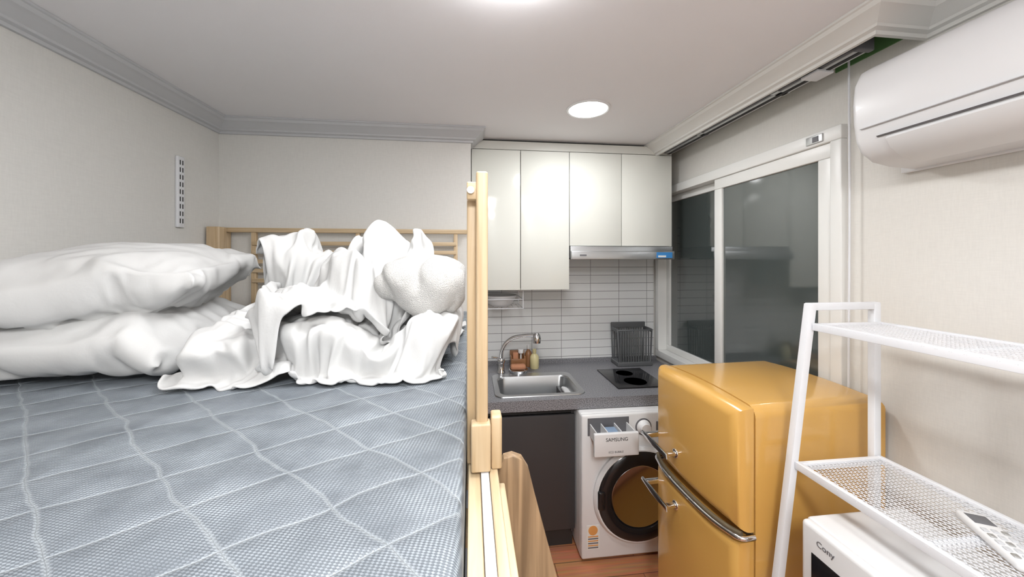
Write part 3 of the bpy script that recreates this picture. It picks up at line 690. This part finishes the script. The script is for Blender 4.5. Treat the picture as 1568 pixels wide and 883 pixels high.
# ---------------------------------------------------------------- bunk bed
parts=[]
for i,(x,y) in enumerate(((XL+.01,.06),(XL+.01,2.075),(-.06,.06),(-.06,2.075))):
    parts.append(rbox('post_%d'%i,(x,y,0),(x+.06,y+.055,1.82 if y>1 and i<2 else 1.24),M_pine,.004))
for n,z0,z1 in (('upper',1.10,1.235),('lower',.25,.37)):
    parts.append(rbox(n+'_side_rail_room',(-.005,.10,z0),(.018,2.06,z1),M_piney,.003))
    parts.append(rbox(n+'_side_rail_inner',(XL+.006,.115,z0),(XL+.03,2.075,z1),M_piney,.003))
    parts.append(rbox(n+'_end_rail_near',(XL+.07,.07,z0),(-.06,.095,z1),M_pinex,.003)); parts.append(rbox(n+'_end_rail_far',(XL+.07,2.09,z0),(-.06,2.115,z1),M_pinex,.003))
    for k in range(12): parts.append(rbox(n+'_slat_%d'%k,(XL+.03,.16+k*.16,z0+.03),(-.005,.24+k*.16,z0+.045),M_pinex))
parts+=[rbox('rail_white_strip',(.019,.10,1.12),(.034,.685,1.242),M_whitem,.001),rbox('rail_outer_board',(.035,.10,1.11),(.052,.69,1.243),M_piney,.004),rbox('ladder_hook_rail',(.0535,.10,1.10),(.067,.70,1.205),M_piney,.003)]
parts+=[rbox('guard_post_front',(.010,.683,1.238),(.033,.71,1.82),M_pine,.005),rbox('guard_post_rear',(-.008,.715,1.236),(.014,.745,1.80),M_pine,.004),
  rbox('guard_block',(-.008,.69,1.765),(.03,.72,1.80),M_pinex,.003),cyl('guard_bolt',(-.0005,.688,1.783),.007,.006,'Y',M_chrome,24),
  rbox('guard_foot',(.0,.672,1.243),(.038,.70,1.335),M_pine,.004),rbox('guard_foot_outer',(.039,.68,1.243),(.060,.715,1.345),M_pine,.004)]
yh=2.085
parts+=[rbox('headboard_top_rail',(XL+.07,yh,1.795),(-.004,yh+.03,1.82),M_pinex,.003),rbox('headboard_post_left',(XL+.012,yh-.06,1.25),(XL+.075,yh+.0,1.82),M_pine,.004),
  rbox('headboard_upright_a',(-1.20,yh+.005,1.25),(-1.175,yh+.025,1.795),M_pine,.002),rbox('headboard_upright_b',(-.65,yh+.005,1.25),(-.628,yh+.025,1.795),M_pine,.002),rbox('headboard_upright_c',(-.10,yh+.005,1.25),(-.078,yh+.025,1.795),M_pine,.002)]
for k,z in enumerate((1.735,1.685,1.635,1.585,1.53)): parts.append(rbox('headboard_slat_%d'%k,(-1.19,yh-.004,z-.011),(-.085,yh+.008,z+.011),M_pinex,.002))
group('bunk_bed',parts,(-.69,1.1,0))
st=[(.054,1.0),(.054,1.18),(.057,1.222),(.067,1.242),(.085,1.246),(.105,1.238),(.119,1.215),(.130,1.17),(.175,1.0),(.44,.0),(.33,.0)]
parts=[prism('stringer_far',st,'Y',.716,.74,M_oak,.003),prism('stringer_near',[(x+.016,z) for x,z in st],'Y',.30,.325,M_oak,.003)]
for k in range(4):
    z=.22+k*.23; xc=.385-(z)*.265
    parts.append(rbox('step_%d'%k,(xc-.05,.325,z),(xc+.05,.716,z+.022),M_oak,.003))
group('bunk_bed_ladder',parts,(.25,.52,0))
def mattress(name,z0,z1,m,top):
    bm=bmesh.new(); x0,x1,y0,y1=-1.36,-.008,.12,2.06
    bmesh.ops.create_cube(bm,size=1)
    for v in bm.verts: v.co=Vector(((x0+x1)/2+v.co.x*(x1-x0),(y0+y1)/2+v.co.y*(y1-y0),(z0+z1)/2+v.co.z*(z1-z0)))
    bmesh.ops.bevel(bm,geom=bm.edges[:],offset=.022,segments=5,profile=.5,affect='EDGES')
    if top:
        for k in range(1,60): bmesh.ops.bisect_plane(bm,geom=bm.verts[:]+bm.edges[:]+bm.faces[:],plane_co=(x0+(x1-x0)*k/60,0,0),plane_no=(1,0,0))
        for k in range(1,80): bmesh.ops.bisect_plane(bm,geom=bm.verts[:]+bm.edges[:]+bm.faces[:],plane_co=(0,y0+(y1-y0)*k/80,0),plane_no=(0,1,0))
        for v in bm.verts:
            if v.co.z>z1-.004: v.co.z+=.005*noise.noise(v.co*6)-.002
            if v.co.z>z0+.02 and v.co.x>x1-.004: v.co.x+=.003*noise.noise(v.co*12)-.002
    return obj(name,bm,m,angle=60)
upper=mattress('mattress',1.15,MZ,M_quilt,True)
lower=mattress('mattress',.30,.48,M_matt,False)

# ---------------------------------------------------------------- camera
cam=bpy.data.cameras.new('camera'); cam.lens=540/1568*36; cam.sensor_width=36; cam.shift_y=-45.5/1568; cam.clip_start=.02
co=bpy.data.objects.new('camera',cam); co.location=(0,0,1.65); co.rotation_euler=(math.pi/2,0,-math.radians(6.65)); scn.collection.objects.link(co)
scn.camera=co
